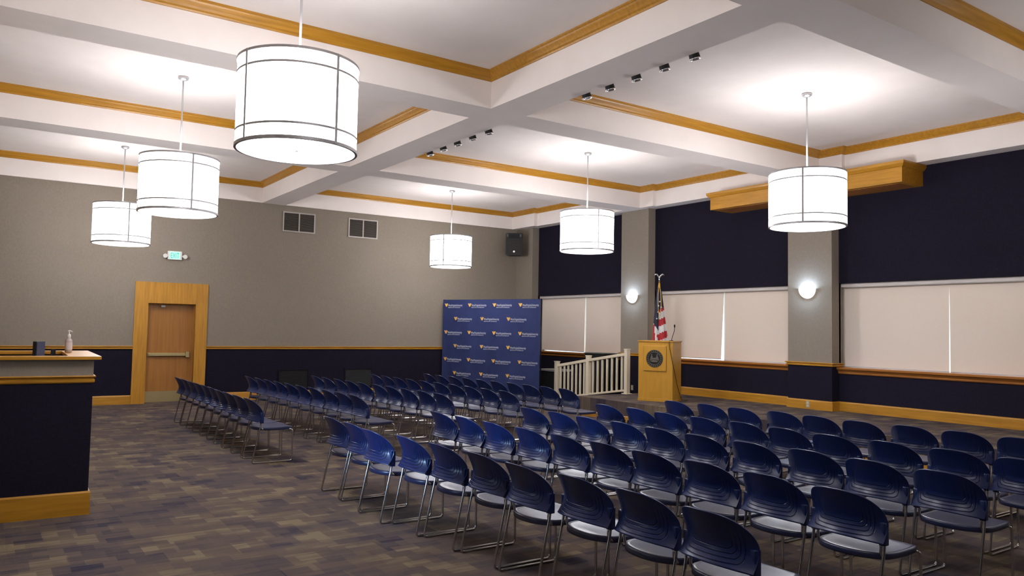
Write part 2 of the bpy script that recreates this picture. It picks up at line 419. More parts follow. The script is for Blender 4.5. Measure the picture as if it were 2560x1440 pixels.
# exit sign
t = thing('exit_sign', 'white exit sign with green letters and two lamp heads above the door', 'exit sign', (3.43, YB, 3.16))
link('housing', B(-.146, .146, -.06, 0, -.095, .095, bev=.018), WHITE, t)
LIT = mat('lit_green_panel', (.3, .9, .6), .5, emit=(.42, 1, .74), estr=.75); GRN = mat('green_letters', (.0, .3, .15), .5, emit=(.0, .35, .2), estr=.5)
link('panel', B(-.105, .1, -.064, -.058, -.075, .078), LIT, t)
tb = text_bm('EXIT', .165, .001); fit_width(tb, .17)
bm = bmesh.new(); merge(bm, tb, Matrix.Translation((-.088, -.066, -.058)) @ Matrix.Rotation(PI / 2, 4, 'X')); link('lettering', bm, GRN, t)
for s in (-1, 1):
    bm = bmesh.new(); tube(bm, [(s * .14, -.03, -.015), (s * .17, -.035, -.01)], .018, 10)
    hd = link('lamp_head', bm, WHITE, t)
    bm = bmesh.new(); tube(bm, [(s * .195, -.02, -.01), (s * .2, -.1, -.02)], [.036, .046], 14); link('reflector', bm, WHITE, hd)
# vents
def vent(name, x0, x1, z0, z1, label, dark):
    t = thing(name, label, 'vent', ((x0 + x1) / 2, YB, z0), group='upper wall vents' if not dark else 'low wall grilles')
    wv, h = (x1 - x0) / 2, z1 - z0; fm = NAVY if dark else TAUPE2
    bm = bmesh.new(); f = .028
    for b in ((-wv, wv, 0, f), (-wv, wv, h - f, h), (-wv, -wv + f, f, h - f), (wv - f, wv, f, h - f)): box(bm, b[0], b[1], -.025, 0, b[2], b[3])
    if not dark: box(bm, -.014, .014, -.024, 0, f, h - f)
    link('frame', bm, fm, t)
    link('backing', B(-wv + .02, wv - .02, -.006, 0, .02, h - .02), DARK, t)
    bm = bmesh.new(); N = 16
    for i in range(N):
        z = f + (i + .5) * (h - 2 * f) / N; vs = [bm.verts.new(c) for c in ((-wv + f, -.004, z + .008), (wv - f, -.004, z + .008), (wv - f, -.018, z - .008), (-wv + f, -.018, z - .008))]
        bm.faces.new(vs)
    link('louvres', bm, BLACK if dark else mat('vent_blade', (.13, .11, .09), .6), t)
TAUPE2 = mat('painted_vent_frame', (.45, .4, .36), .6)
vent('wall_vent', 5.755, 6.535, 3.895, 4.366, 'taupe framed air vent high on the back wall, nearer the door', 0)
vent('wall_vent', 7.38, 8.155, 3.895, 4.366, 'taupe framed air vent high on the back wall, nearer the loudspeaker', 0)
vent('floor_grille', 5.77, 6.5, .22, .686, 'dark return air grille low in the navy wall, nearer the door', 1)
vent('floor_grille', 7.39, 8.12, .22, .69, 'dark return air grille low in the navy wall, nearer the banner', 1)
# outlets
ALMOND = mat('almond_plastic', (.4, .35, .24), .45)
def outlet(x, y, z, label):
    t = thing('wall_outlet', label, 'outlet', (x, y, z)); link('cover_plate', B(-.006, 0, -.036, .036, -.058, .058, bev=.003), ALMOND, t)
    for s in (-1, 1): link('socket', B(-.008, -.006, -.014, .014, s * .025 - .014, s * .025 + .014), BLINDCASE, t)
outlet(XP - .02, 8.548, .45, 'white outlet in the oak baseboard under the nearer wall sconce')
outlet(XP, 13.135, .42, 'white outlet low on the navy wall between railing and lectern')

# projection screen box below the ceiling
t = thing('screen_housing', 'long oak projector screen box under the ceiling by the windows', 'screen box', (12.318, 8.52, 4.165))
link('body', B(-.32, .32, -1.96, 1.96, 0, .25), OAK_Y, t)
bm = sweep([(.32, -1.96), (-.32, -1.96), (-.32, 1.96), (.32, 1.96)], [(0, .24), (-.02, .245), (-.035, .265), (-.055, .29), (-.06, .31), (-.06, .337), (0, .337), (0, .24)], side=-1)
link('crown_moulding', bm, OAK_Y, t)
link('bottom_slot', B(-.22, .24, -1.85, 1.85, -.004, .002), SILLW, t)

# ------------------------------------------------------------------ drum pendant lamps
def pendant(x, y, ang, label, power=1.0):
    t = thing('drum_pendant', label, 'pendant lamp', (x, y, ZC), math.radians(ang), 'drum pendant lamps')
    zt, zb, R = 3.865 - ZC, 3.155 - ZC, .488
    bm = bmesh.new(); lathe(bm, [(.062, 0), (.07, -.012), (.066, -.03), (.045, -.045), (.014, -.055)], 24, cap0=True, cap1=True); link('canopy', bm, STEEL, t, True)
    bm = bmesh.new(); tube(bm, [(0, 0, -.04), (0, 0, zt + .03)], .011, 10); link('rod', bm, STEEL, t, True)
    bm = bmesh.new(); lathe(bm, [(R, zb + .004), (R, zt - .004)], 64); 
    link('shade', bm, SHADE, t, True)
    bm = bmesh.new(); lathe(bm, [(.001, zb + .004), (R - .01, zb + .004)], 64, cap0=True); link('bottom_diffuser', bm, SHADE, t)
    bm = bmesh.new(); lathe(bm, [(.012, zt - .02), (R - .01, zt - .02)], 64); link('top_lens', bm, TOPLENS, t)
    bm = bmesh.new(); lathe(bm, [(.001, zb - .008), (.016, zb - .006), (.016, zb + .004)], 16, cap0=True); link('finial', bm, STEEL, t)
    for nm, z, hgt, r in (('top_ring', zt, .022, R + .008), ('upper_band', zt - .115, .018, R + .005), ('lower_band', zb + .115, .018, R + .005), ('bottom_ring', zb, .026, R + .008)):
        bm = bmesh.new(); lathe(bm, [(R - .012, z - hgt / 2), (r, z - hgt / 2), (r, z + hgt / 2), (R - .012, z + hgt / 2), (R - .012, z - hgt / 2)], 64); link(nm, bm, STEEL, t, False)
    for k in range(4):
        a = k * PI / 2; c, s = math.cos(a), math.sin(a)
        bm = bmesh.new(); box(bm, R - .002, R + .012, -.012, .012, zb - .01, zt + .01); bm.transform(Matrix.Rotation(a, 4, 'Z')); link('strap', bm, STEEL, t)
    bm = bmesh.new()
    for a in (0, PI / 2): 
        b2 = bmesh.new(); box(b2, -R, R, -.006, .006, zt - .012, zt); merge(bm, b2, Matrix.Rotation(a, 4, 'Z'))
    link('cross_bar', bm, STEEL, t)
    l = bpy.data.lights.new('pendant_bulb', 'POINT'); l.energy = LAMP_W * power; l.shadow_soft_size = .25; l.color = (.97, .97, 1)
    lo = bpy.data.objects.new('pendant_bulb', l); COL.objects.link(lo); lo.location = (0, 0, zt - .33); lo.parent = t
YL = (6.29, 10.85, 15.86)
pendant(2.12, YL[0], 18, 'largest white drum pendant lamp, hanging nearest the camera over the left aisle')
pendant(2.1, YL[1], 7, 'white drum pendant lamp hanging directly above the exit sign')
pendant(2.11, YL[2], 5.5, 'white drum pendant lamp hanging above and left of the door, smallest on the left side', .8)
pendant(9.12, YL[0], 28.6, 'white drum pendant lamp in front of the oak screen box')
pendant(9.1, YL[1], 74, 'white drum pendant lamp in front of the pilaster left of the screen box')
pendant(9.13, YL[2], 40, 'smallest white drum pendant lamp, hanging beside the black loudspeaker', .8)

pendant(9.12, 1.75, 30, 'white drum pendant lamp out of view right of the near chair block', .08)
pendant(2.12, 1.75, 30, 'white drum pendant lamp out of view above the camera', .08)

# spotlights on the long beam
def spot(y, label):
    t = thing('beam_spotlight', label, 'spotlight', (XR, y, 4.535), group='spotlights along the long ceiling beam')
    link('mount', B(0, .02, -.03, .03, -.02, .06), BLACK, t)
    D = Vector((.28, -.08, -.95)).normalized(); p0 = Vector((.055, 0, .035)); p1 = p0 + D * .085
    bm = bmesh.new(); tube(bm, [p0, p0 + D * .02, p1], [.03, .052, .056], 20); link('housing', bm, BLACK, t, False)
    bm = bmesh.new(); u = D.cross(Vector((0, 1, 0))).normalized()
    ring = [p1 + D * .004 + (Vector((0, 1, 0)) * math.cos(q) + u * math.sin(q)) * .053 for q in [2 * PI * i / 24 for i in range(24)]]
    tube(bm, ring, .0105, 8, closed=True); link('chrome_ring', bm, SILVER, t, True)
ORD = ('nearest', 'second', 'middle', 'fourth', 'farthest')
for y, o_ in zip((5.36, 5.78, 6.206, 6.643, 7.058), ORD): spot(y, 'black beam spotlight, %s of the five in the nearer group' % o_)
for y, o_ in zip((9.221, 9.658, 10.099, 10.532, 10.965), ORD): spot(y, 'black beam spotlight, %s of the five in the farther group' % o_)

# sconces
def sconce(y, label):
    t = thing('wall_sconce', label, 'wall lamp', (XP, y, 2.36), group='bowl wall sconces')
    bm = bmesh.new(); prof = [(.005, 0)] + [(.165 * math.sin(a), .175 * (1 - math.cos(a))) for a in [i * PI / 20 for i in range(1, 11)]]
    seg = 24; rings = []
    for r, z in prof: rings.append([bm.verts.new((-r * math.sin(PI * i / seg) * .85, r * math.cos(PI * i / seg), z)) for i in range(seg + 1)])
    for a, b in zip(rings, rings[1:]):
        for i in range(seg): bm.faces.new((a[i], a[i + 1], b[i + 1], b[i]))
    link('glass_bowl', bm, SCONCE, t, True)
    bm = bmesh.new(); box(bm, -.012, 0, -.06, .06, .04, .15, bev=.004); link('back_plate', bm, STEEL, t)
    l = bpy.data.lights.new('sconce_bulb', 'POINT'); l.energy = SCONCE_W; l.shadow_soft_size = .05; l.color = (.5, .7, 1)
    lo = bpy.data.objects.new('sconce_bulb', l); COL.objects.link(lo); lo.location = (-.13, 0, .13); lo.parent = t
sconce(13.15, 'glowing white bowl sconce on the pilaster left of the flag')
sconce(8.56, 'glowing white bowl sconce on the pilaster right of the lectern')

# ------------------------------------------------------------------ loudspeaker in the corner
t = thing('wall_loudspeaker', 'black loudspeaker mounted high in the far corner', 'loudspeaker', (12.03, 17.42, 3.72), math.radians(-38))
bm = bmesh.new()
hw, dp, hh = .235, .34, .61
v = [bm.verts.new((x, y, z)) for z in (0, hh) for x, y in ((-hw, -dp / 2), (hw, -dp / 2), (hw * .62, dp / 2), (-hw * .62, dp / 2))]
for f in ((0, 3, 2, 1), (4, 5, 6, 7), (0, 1, 5, 4), (1, 2, 6, 5), (2, 3, 7, 6), (3, 0, 4, 7)): bm.faces.new([v[i] for i in f])
bmesh.ops.bevel(bm, geom=list(bm.edges), offset=.018, segments=2, affect='EDGES')
link('cabinet', bm, BLACK, t)
link('grille', B(-.18, .18, -dp / 2 - .008, -dp / 2 + .004, .04, .41, bev=.01), mat('speaker_grille', (.03, .027, .025), .7, spec=.2), t)
bm = bmesh.new(); box(bm, -.14, .14, -dp / 2 - .004, -dp / 2 + .004, .46, .57); link('horn', bm, mat('horn_black', (.004, .004, .004), .8), t)
for s in (-1, 1): link('horn_cheek', B(s * .18 - .025, s * .18 + .025, -dp / 2 - .01, -dp / 2 + .004, .5, .58, bev=.008), mat('cheek_grey', (.05, .05, .05), .4), t)
bm = bmesh.new(); tube(bm, [(0, -dp / 2 - .016, .1), (0, -dp / 2 - .006, .1)], .028, 20); link('badge', bm, mat('silver_badge', (.8, .8, .8), .3, .6), t)
link('bracket', B(-.04, .04, dp / 2 - .02, dp / 2 + .22, .24, .36), BLACK, t)

# ------------------------------------------------------------------ banner backdrop
A0, A1 = Vector((9.978, 17.677, 0)), Vector((11.061, 14.866, 0)); BW = (A1 - A0).length
t = thing('banner_backdrop', 'tall blue fabric banner printed with rows of gold and white logos', 'banner', A0, math.atan2(A1.y - A0.y, A1.x - A0.x))
# local: x along the banner, -y faces the room
bm = bmesh.new(); N = 90
fold = lambda u: .012 * math.sin(u * 5.1 + .4) + .006 * math.sin(u * 13.7)
top = [bm.verts.new((BW * i / N, fold(BW * i / N), 2.44)) for i in range(N + 1)]
bot = [bm.verts.new((BW * i / N, fold(BW * i / N) * 1.6, .03)) for i in range(N + 1)]
for i in range(N): bm.faces.new((bot[i], bot[i + 1], top[i + 1], top[i]))
r = bmesh.ops.solidify(bm, geom=list(bm.faces), thickness=.004)
link('fabric_panel', bm, BANNER, t)
bm = bmesh.new()
for x in (.0, BW): tube(bm, [(x, .035, 0), (x, .035, 2.45)], .016, 10)
tube(bm, [(0, .035, 2.43), (BW, .035, 2.43)], .016, 10)
for x in (.0, BW): tube(bm, [(x, -.25, .012), (x, .3, .012)], .012, 8)
link('frame', bm, mat('black_tube', (.015, .015, .018), .4, .5), t, True)
WING = [(-.062, .045), (-.02, .045), (-.012, .02), (-.004, .045), (.012, .045), (.02, .02), (.028, .045), (.062, .045), (.05, .02), (.036, .022), (.012, -.05), (0, -.02), (-.012, -.045), (-.036, .022), (-.05, .024)]
WING = [(-.058, .042), (-.03, .044), (-.016, .012), (-.002, .046), (.014, .046), (.026, .012), (.03, .044), (.056, .042), (.03, -.012), (.012, -.048), (0, -.016), (-.01, -.046), (-.03, -.004)]
def logo_meshes():
    bm = bmesh.new(); f = [bm.verts.new((x, 0, z)) for x, z in WING]; bm.faces.new(f)
    r = bmesh.ops.extrude_face_region(bm, geom=list(bm.faces)); bmesh.ops.translate(bm, vec=(0, -.003, 0), verts=[q for q in r['geom'] if isinstance(q, bmesh.types.BMVert)])
    bmesh.ops.recalc_face_normals(bm, faces=bm.faces)
    bmesh.ops.triangulate(bm, faces=list(bm.faces))
    tx = bmesh.new(); a = text_bm('WestVirginiaUniversity', .075, .001); fit_width(a, .47); merge(tx, a, Matrix.Translation((.055, 0, -.028)) @ Matrix.Rotation(PI / 2, 4, 'X'))
    a = text_bm('INSTITUTE OF TECHNOLOGY', .036, .001); fit_width(a, .4); merge(tx, a, Matrix.Translation((.06, 0, -.072)) @ Matrix.Rotation(PI / 2, 4, 'X'))
    return bm, tx
lg = None
for j, z in enumerate((2.3, 1.952, 1.603, 1.257, .913, .567)):
    for u in ((.13, .9, 1.672, 2.435) if j % 2 == 0 else (.456, 1.285, 2.105)):
        y = min(fold(u + q_ * .05) * 1.6 for q_ in range(-2, 12)) - .008 if z < 1 else min(fold(u + q_ * .05) * 1.35 for q_ in range(-2, 12)) - .008
        if lg is None:
            a, b = logo_meshes(); lm = link('logo_mark', a, GOLD, t); lt = link('logo_lettering', b, PRINT, t); lg = (lm, lt); lm.location = lt.location = (u, y, z)
        else:
            for q in lg:
                c = q.copy(); COL.objects.link(c); c.parent = t; c.location = (u, y, z)

# ------------------------------------------------------------------ railing on the ramp
t = thing('ramp_railing', 'cream vinyl railing with balusters beside the stage ramp', 'railing')
RX = 11.48; PY = (14.73, 13.57, 12.3); PZ = (.0, .18, HS)
for y, z in zip(PY, PZ):
    bm = bmesh.new(); box(bm, RX - .048, RX + .048, y - .048, y + .048, z, z + .95, bev=.006); box(bm, RX - .056, RX + .056, y - .056, y + .056, z + .945, z + .965, bev=.004)
    p = link('post', bm, CREAM, t)
    if z == HS: link('post_flange', B(RX - .085, RX + .085, y - .085, y + .085, z, z + .02, bev=.008), CREAM, p)
for (ya, za), (yb, zb) in (((PY[0], PZ[0]), (PY[1], PZ[1])), ((PY[1], PZ[1]), (PY[2], PZ[2]))):
    zz = lambda y: za + (zb - za) * (y - ya) / (yb - ya)
    for nm, h0, h1, hwid in (('top_rail', .82, .885, .035), ('bottom_rail', .06, .105, .025)):
        bm = bmesh.new(); y0, y1 = ya - .04, yb + .04
        v = [bm.verts.new((RX + sx * hwid, y, zz(y) + h)) for y in (y0, y1) for sx, h in ((-1, h0), (1, h0), (1, h1), (-1, h1))]
        for f in ((0, 1, 2, 3), (7, 6, 5, 4), (0, 4, 5, 1), (1, 5, 6, 2), (2, 6, 7, 3), (3, 7, 4, 0)): bm.faces.new([v[i] for i in f])
        bmesh.ops.bevel(bm, geom=list(bm.edges), offset=.006, segments=2, affect='EDGES')
        bmesh.ops.recalc_face_normals(bm, faces=bm.faces); link(nm, bm, CREAM, t)
    for k in range(7):
        y = ya + (yb - ya) * (k + 1) / 8
        bm = bmesh.new(); box(bm, RX - .018, RX + .018, y - .018, y + .018, zz(y) + .09, zz(y) + .84); link('baluster', bm, CREAM, t)

# table and dark equipment cabinet behind the railing
t = thing('folding_table', 'low table with pale top edge and black skirt between banner and railing', 'table', (11.78, 15.16, 0))
link('tabletop', B(-.28, .28, -.34, .34, .7, .745, bev=.006), mat('grey_laminate', (.4, .38, .35), .4), t)
link('skirt', B(-.26, .26, -.32, .32, .005, .7), mat('black_cloth', (.006, .006, .007), .9), t)
t = thing('equipment_cabinet', 'dark equipment cabinet behind the railing, under the far window', 'cabinet', (12.15, 13.9, .1))
link('body', B(-.22, .22, -.34, .34, .06, 1.06, bev=.01), BLACK, t)
link('lid', B(-.24, .24, -.36, .36, 1.06, 1.085, bev=.005), mat('cabinet_lid', (.02, .025, .022), .5), t)
link('base', B(-.2, .2, -.32, .32, -.09, .06), BLACK, t)

# ------------------------------------------------------------------ lectern
th = math.radians(25.5)
LX = Vector((math.sin(th), -math.cos(th), 0)); LD = Vector((math.cos(th), math.sin(th), 0)); LFL = Vector((10.65, 11.09, HS))
t = thing('lectern', 'oak veneer lectern with a round dark seal on its front', 'lectern', LFL, math.atan2(LX.y, LX.x))
# local x: across the front, +y: towards its back; front face at y = 0
LW, LDp = .69, .52
link('body', B(0, LW, 0, LDp, .0, 1.145, bev=.003), LECW, t)
bm = bmesh.new(); box(bm, -.012, LW + .012, -.015, LDp + .01, 1.145, 1.17, bev=.005); link('top_board', bm, LECW, t)
link('base_moulding', B(-.006, LW + .006, -.008, LDp + .006, 0, .055, bev=.004), LECW, t)
link('front_panel', B(.105, .565, -.02, .004, .585, 1.07, bev=.008), LECW, t)
bm = bmesh.new(); tube(bm, [(.335, -.028, .825), (.335, -.02, .825)], .168, 48)
sl = link('round_seal', bm, mat('seal_bronze', (.012, .011, .01), .55, spec=.3), t)
SEAL2 = mat('seal_relief', (.1, .09, .07), .5, .3)
bm = bmesh.new()
for r in (.158, .122): tube(bm, [(.335 + r * math.cos(q), -.029, .825 + r * math.sin(q)) for q in [2 * PI * i / 40 for i in range(40)]], .005, 6, closed=True)
for i in range(22):   # ring of lettering-like studs
    q = 2 * PI * i / 22; c = (.335 + .14 * math.cos(q), -.03, .825 + .14 * math.sin(q)); b2 = bmesh.new(); box(b2, -.006, .006, -.003, .003, -.012, .012); merge(bm, b2, Matrix.Translation(c) @ Matrix.Rotation(-(q - PI / 2), 4, 'Y'))
link('seal_rim', bm, SEAL2, sl)
bm = bmesh.new()      # two standing figures beside a rock, as low relief blobs
for cx, cz, rx, rz in ((-.055, .0, .026, .055), (.055, .0, .026, .055), (-.055, .065, .014, .017), (.055, .065, .014, .017), (0, -.015, .045, .03), (0, -.06, .075, .02), (-.08, -.03, .012, .03), (.084, -.03, .012, .03)):
    b2 = bmesh.new(); bmesh.ops.create_uvsphere(b2, u_segments=14, v_segments=8, radius=1); merge(bm, b2, Matrix.Translation((.335 + cx, -.029, .825 + cz)) @ Matrix.Diagonal((rx, .008, rz, 1)))
link('seal_figures', bm, SEAL2, sl, True)
t = thing('gooseneck_microphone', 'thin black gooseneck microphone on top of the lectern', 'microphone', LFL + LX * .63 + LD * .12 + Vector((0, 0, 1.17)))
bm = bmesh.new(); tube(bm, fillet([(0, 0, 0), (.0, 0, .06), (.03, -.03, .17), (.02, -.05, .27)], .08), .006, 8); link('gooseneck', bm, BLACK, t, True)
bm = bmesh.new(); tube(bm, [(.02, -.05, .26), (.013, -.055, .3), (.008, -.058, .315)], [.012, .016, .008], 12); link('head', bm, BLACK, t, True)
bm = bmesh.new(); lathe(bm, [(.03, 0), (.03, .006), (.012, .014)], 16, cap0=True, cap1=True); link('base', bm, BLACK, t)
L3 = lambda a, b, c: LFL + LX * a + LD * b + Vector((0, 0, c))
bm = bmesh.new()
tube(bm, fillet([L3(.62, .1, 1.176), L3(.62, -.02, 1.178), L3(.63, -.022, 1.05), L3(.7, -.02, .72), L3(LW + .02, .0, .66), L3(LW + .02, .25, .28), L3(LW + .02, .5, .012), L3(LW + .1, .62, .006)], .06), .0055, 6)
tag(link('microphone_cord', bm, BLACK, None, True), 'thin dark cord hanging down the right side of the lectern', 'cord')

# ------------------------------------------------------------------ flag behind the lectern
FX, FY = 11.92, 11.8
t = thing('flag_on_pole', 'furled stars and stripes flag on a pole behind the lectern', 'flag', (FX, FY, HS))
bm = bmesh.new(); lathe(bm, [(.16, 0), (.16, .02), (.06, .05), (.025, .1), (.016, .11)], 24, cap0=True); link('base', bm, BRASS, t, True)
bm = bmesh.new(); tube(bm, [(0, 0, .02), (0, 0, 2.42)], .014, 10); link('pole', bm, wood('pole_wood', (4, 4, .3), (.2, .09, .02), (.3, .14, .03)), t, True)
# screen-right of the flag = (+.82, -.57); the cloth hangs from the pole and spreads downwards
E1 = Vector((.75, -.66, 0)); E2 = Vector((.66, .75, 0))
bm = bmesh.new(); NU, NV = 72, 60; ZT, ZLO = 2.3, .55; rows = []
for j in range(NV + 1):
    tt = j / NV; z = ZT + (ZLO - ZT) * tt
    R = .03 + .15 * tt ** .85
    row = []
    for i in range(NU):
        q = 2 * PI * i / NU
        pl = 1 + .3 * math.sin(5 * q + 1.2 * tt) + .12 * math.sin(9 * q + 2)
        x = R * .95 * math.cos(q) * pl + .035 * tt; y = R * .62 * math.sin(q) * pl
        row.append(bm.verts.new(E1 * x + E2 * y + Vector((0, 0, z + .02 * math.sin(3 * q) * tt))))
    rows.append(row)
for j in range(NV):
    for i in range(NU):
        f = bm.faces.new((rows[j][i], rows[j][(i + 1) % NU], rows[j + 1][(i + 1) % NU], rows[j + 1][i]))
        c = f.calc_center_median(); x = c.dot(E1); z = c.z
        left = x < -.045 - .02 * math.sin(z * 5)
        if z > 1.84 - .0 + .9 * (x - .0) - .05 or (x < -.02 and z > 1.5 - (x + .1) * 1.5): f.material_index = 2
        elif left: f.material_index = 0 if (x < -.085 and z < 1.5) else 1
        else: f.material_index = int((z - .5 * x + .05) / .15) % 2
bm.faces.new(rows[0][::-1]).material_index = 2
link('cloth', bm, [RED, FWHITE, FBLUE], t, True)
bm = bmesh.new()
for x, z, y in ((.005, 1.98, -.11), (.035, 1.86, -.13), (-.03, 1.76, -.125), (-.055, 1.62, -.13), (-.02, 1.89, -.12), (.0, 1.72, -.14)):
    c = E1 * x + E2 * y + Vector((0, 0, z)); ring = []
    for i in range(10):
        rr = .02 if i % 2 == 0 else .009; q = PI / 2 + i * PI / 5; ring.append(bm.verts.new(c + E1 * rr * math.cos(q) + Vector((0, 0, rr * math.sin(q)))))
    f = bm.faces.new(ring); r_ = bmesh.ops.extrude_face_region(bm, geom=[f]); bmesh.ops.translate(bm, vec=E2 * .03, verts=[q for q in r_['geom'] if isinstance(q, bmesh.types.BMVert)])
bmesh.ops.recalc_face_normals(bm, faces=bm.faces)
link('stars', bm, FWHITE, t)
bm = bmesh.new()
for dx, zl in ((-.028, 1.72), (.03, 1.6)):
    tube(bm, [E1 * 0 + E2 * -.02 + Vector((0, 0, 2.36)), E1 * dx + E2 * -.06 + Vector((0, 0, 2.15)), E1 * (dx * 1.1) + E2 * -.11 + Vector((0, 0, 1.9)), E1 * (.0 if dx > 0 else -.02) + E2 * -.135 + Vector((0, 0, zl))], .007, 6)
tube(bm, [(0, 0, 2.28), (0, 0, 2.38)], [.03, .016], 10)
link('gold_cord', bm, GOLDC, t, True)
bm = bmesh.new(); tube(bm, [(0, 0, 2.4), (0, 0, 2.5)], [.012, .016], 10)
b2 = bmesh.new(); bmesh.ops.create_uvsphere(b2, u_segments=12, v_segments=8, radius=1); merge(bm, b2, Matrix.Translation((0, 0, 2.5)) @ Matrix.Diagonal((.02, .02, .035, 1)))
for s in (-1, 1):
    tube(bm, [Vector((0, 0, 2.49)), E1 * s * .03 + Vector((0, 0, 2.54)), E1 * s * .06 + Vector((0, 0, 2.565)), E1 * s * .09 + Vector((0, 0, 2.56)), E1 * s * .1 + Vector((0, 0, 2.54))], [.014, .016, .018, .014, .006], 8)
link('eagle_finial', bm, SILVER, t, True)

# ------------------------------------------------------------------ control desk on the left
DKX, DKY = .87, 7.84
t = thing('control_desk', 'tall navy and grey control desk with oak trim at left edge', 'desk', (DKX, DKY, 0), math.radians(-2.0))
WL, DPT = 2.2, 1.55        # local: x from -WL to 0, y from 0 to DPT
def ring_bm(x0, x1, y0, y1, wd, z0, z1, side=1):
    bm = bmesh.new()
    box(bm, x0, x1, y0, y0 + wd, z0, z1); box(bm, x0, x1, y1 - wd, y1, z0, z1); box(bm, x1 - wd * side, x1, y0 + wd, y1 - wd, z0, z1); box(bm, x0, x0 + wd, y0 + wd, y1 - wd, z0, z1)
    return bm
link('lower_panel', ring_bm(-WL, 0, 0, DPT, .1, 0, 1.16), NAVY, t)
link('upper_band', ring_bm(-WL, 0, 0, DPT, .1, 1.22, 1.365), TAUPE, t)
prof = [(.0, 1.155), (.006, 1.158), (.012, 1.168), (.012, 1.186), (.004, 1.192), (.004, 1.2), (.016, 1.206), (.022, 1.214), (.016, 1.222), (-.1, 1.222), (-.1, 1.155)]
link('oak_moulding', sweep([(-WL, 0), (0, 0), (0, DPT), (-WL, DPT)], [(-d, z) for d, z in prof]), OAK_X, t)
link('countertop', ring_bm(-WL, .055, -.05, DPT + .03, .2, 1.365, 1.392, 1.25), OAK_X, t)
link('base_board', sweep([(-WL, 0), (0, 0), (0, DPT), (-WL, DPT)], [(-.018, 0), (-.018, .19), (-.01, .205), (.01, .205), (.01, 0)]), OAK_X, t)
link('desk_shelf', B(-WL + .1, -.1, .1, DPT - .1, 1.05, 1.08), OAK_X, t)
Mdk = Matrix.Translation((DKX, DKY, 0)) @ Matrix.Rotation(math.radians(-2.0), 4, 'Z')
def on_desk(x, y, z): return Mdk @ Vector((x, y, z))
# things on the desk
p = on_desk(-.155, .98, 1.392)
t = thing('pump_bottle', 'clear hand sanitizer pump bottle on the desk counter', 'bottle', p)
t.scale = (.88, .88, .88)
CLEAR = mat('clear_gel_plastic', (.55, .47, .44), .2)
bm = bmesh.new(); lathe(bm, [(.03, 0), (.036, .004), (.036, .125), (.034, .14), (.02, .158), (.015, .165), (.015, .17)], 24, cap0=True, cap1=True); link('bottle_body', bm, CLEAR, t, True)
bm = bmesh.new(); lathe(bm, [(.037, .035), (.037, .115)], 24); link('bottle_label', bm, mat('pale_label', (.62, .55, .52), .5), t, True)
bm = bmesh.new(); lathe(bm, [(.017, .165), (.018, .17), (.018, .2), (.012, .205), (.006, .207), (.006, .235)], 16, cap0=True, cap1=True); tube(bm, [(-.014, 0, .238), (.0, 0, .242), (.018, -.004, .24), (.034, -.006, .23)], [.008, .01, .007, .005], 8); link('pump', bm, WHITE, t, True)
p = on_desk(-.41, .62, 1.08)
t = thing('desk_monitor', 'small dark monitor standing inside the control desk', 'monitor', p, math.radians(62))
link('panel', B(-.085, .085, -.012, .02, .1, .43, bev=.006), BLACK, t); link('screen', B(-.077, .077, -.015, -.011, .12, .42), mat('idle_screen', (.06, .065, .11), .25), t)
bm = bmesh.new(); box(bm, -.02, .02, .0, .03, .01, .12); box(bm, -.07, .07, -.06, .08, 0, .014); link('stand', bm, BLACK, t)
p = on_desk(-.29, .82, 1.08)
t = thing('desk_gadget', 'small black gadget standing beside the desk monitor', 'gadget', p)
link('stem', B(-.02, .02, -.015, .015, .015, .345), BLACK, t); link('foot', B(-.05, .05, -.04, .04, 0, .015), BLACK, t)

# ------------------------------------------------------------------ stacking chairs
def back_bm():
    bm = bmesh.new(); NS, NT = 56, 40
    W, zb, zs, zt = .245, .502, .62, .793
    def pt(s, tq):
        a = (max(0, 1 - abs(s) ** 3.0)) ** (1 / 2.3)
        z1 = zs + (zt - zs) * a
        z0 = zb + .02 * (1 - s * s) - .0
        z = z0 + (z1 - z0) * tq
        h = (z - zb) / (zt - zb)
        xc = .026 - .06 * max(0, 1 - h / .5) ** 2 - .085 * max(0, (h - .3) / .7) ** 1.5
        wd = W * (1 - .03 * h * h)
        x = xc + .095 * abs(s) ** 2.1 * (1 - .25 * max(0, h - .5))
        return Vector((x, s * wd, z)), h, a
    ths = .0035
    grid = [[pt(-math.cos(PI * i / NS) if True else 0, j / NT) for i in range(NS + 1)] for j in range(NT + 1)]
    P = [[g[0] for g in row] for row in grid]
    def normal(j, i):
        a = P[j][min(i + 1, NS)] - P[j][max(i - 1, 0)]; b = P[min(j + 1, NT)][i] - P[max(j - 1, 0)][i]
        n_ = b.cross(a); return n_.normalized() if n_.length > 1e-9 else Vector((1, 0, 0))
    lays = []
    for sgn in (-1, 1):
        g = []
        for j in range(NT + 1):
            row = []
            for i in range(NS + 1):
                n_ = normal(j, i)
                if n_.x < 0: n_ = -n_
                v = bm.verts.new(P[j][i] + n_ * ths * sgn)
                row.append(v)
            g.append(row)
        lays.append(g)
    for g, fl in zip(lays, (True, False)):
        for j in range(NT):
            for i in range(NS):
                q = (g[j][i], g[j][i + 1], g[j + 1][i + 1], g[j + 1][i])
                bm.faces.new(q if fl else q[::-1])
    a, b = lays
    ring = [(0, i) for i in range(NS)] + [(j, NS) for j in range(NT)] + [(NT, i) for i in range(NS, 0, -1)] + [(j, 0) for j in range(NT, 0, -1)]
    for k in range(len(ring)):
        (j0, i0), (j1, i1) = ring[k], ring[(k + 1) % len(ring)]
        bm.faces.new((a[j0][i0], b[j0][i0], b[j1][i1], a[j1][i1]))
    # side sockets gripping the tubes
    for s in (-1, 1):
        y = s * .222
        o = box(bm, .084, .132, y - .02, y + .02, .486, .622, bev=.008)
    bmesh.ops.recalc_face_normals(bm, faces=bm.faces)
    return bm
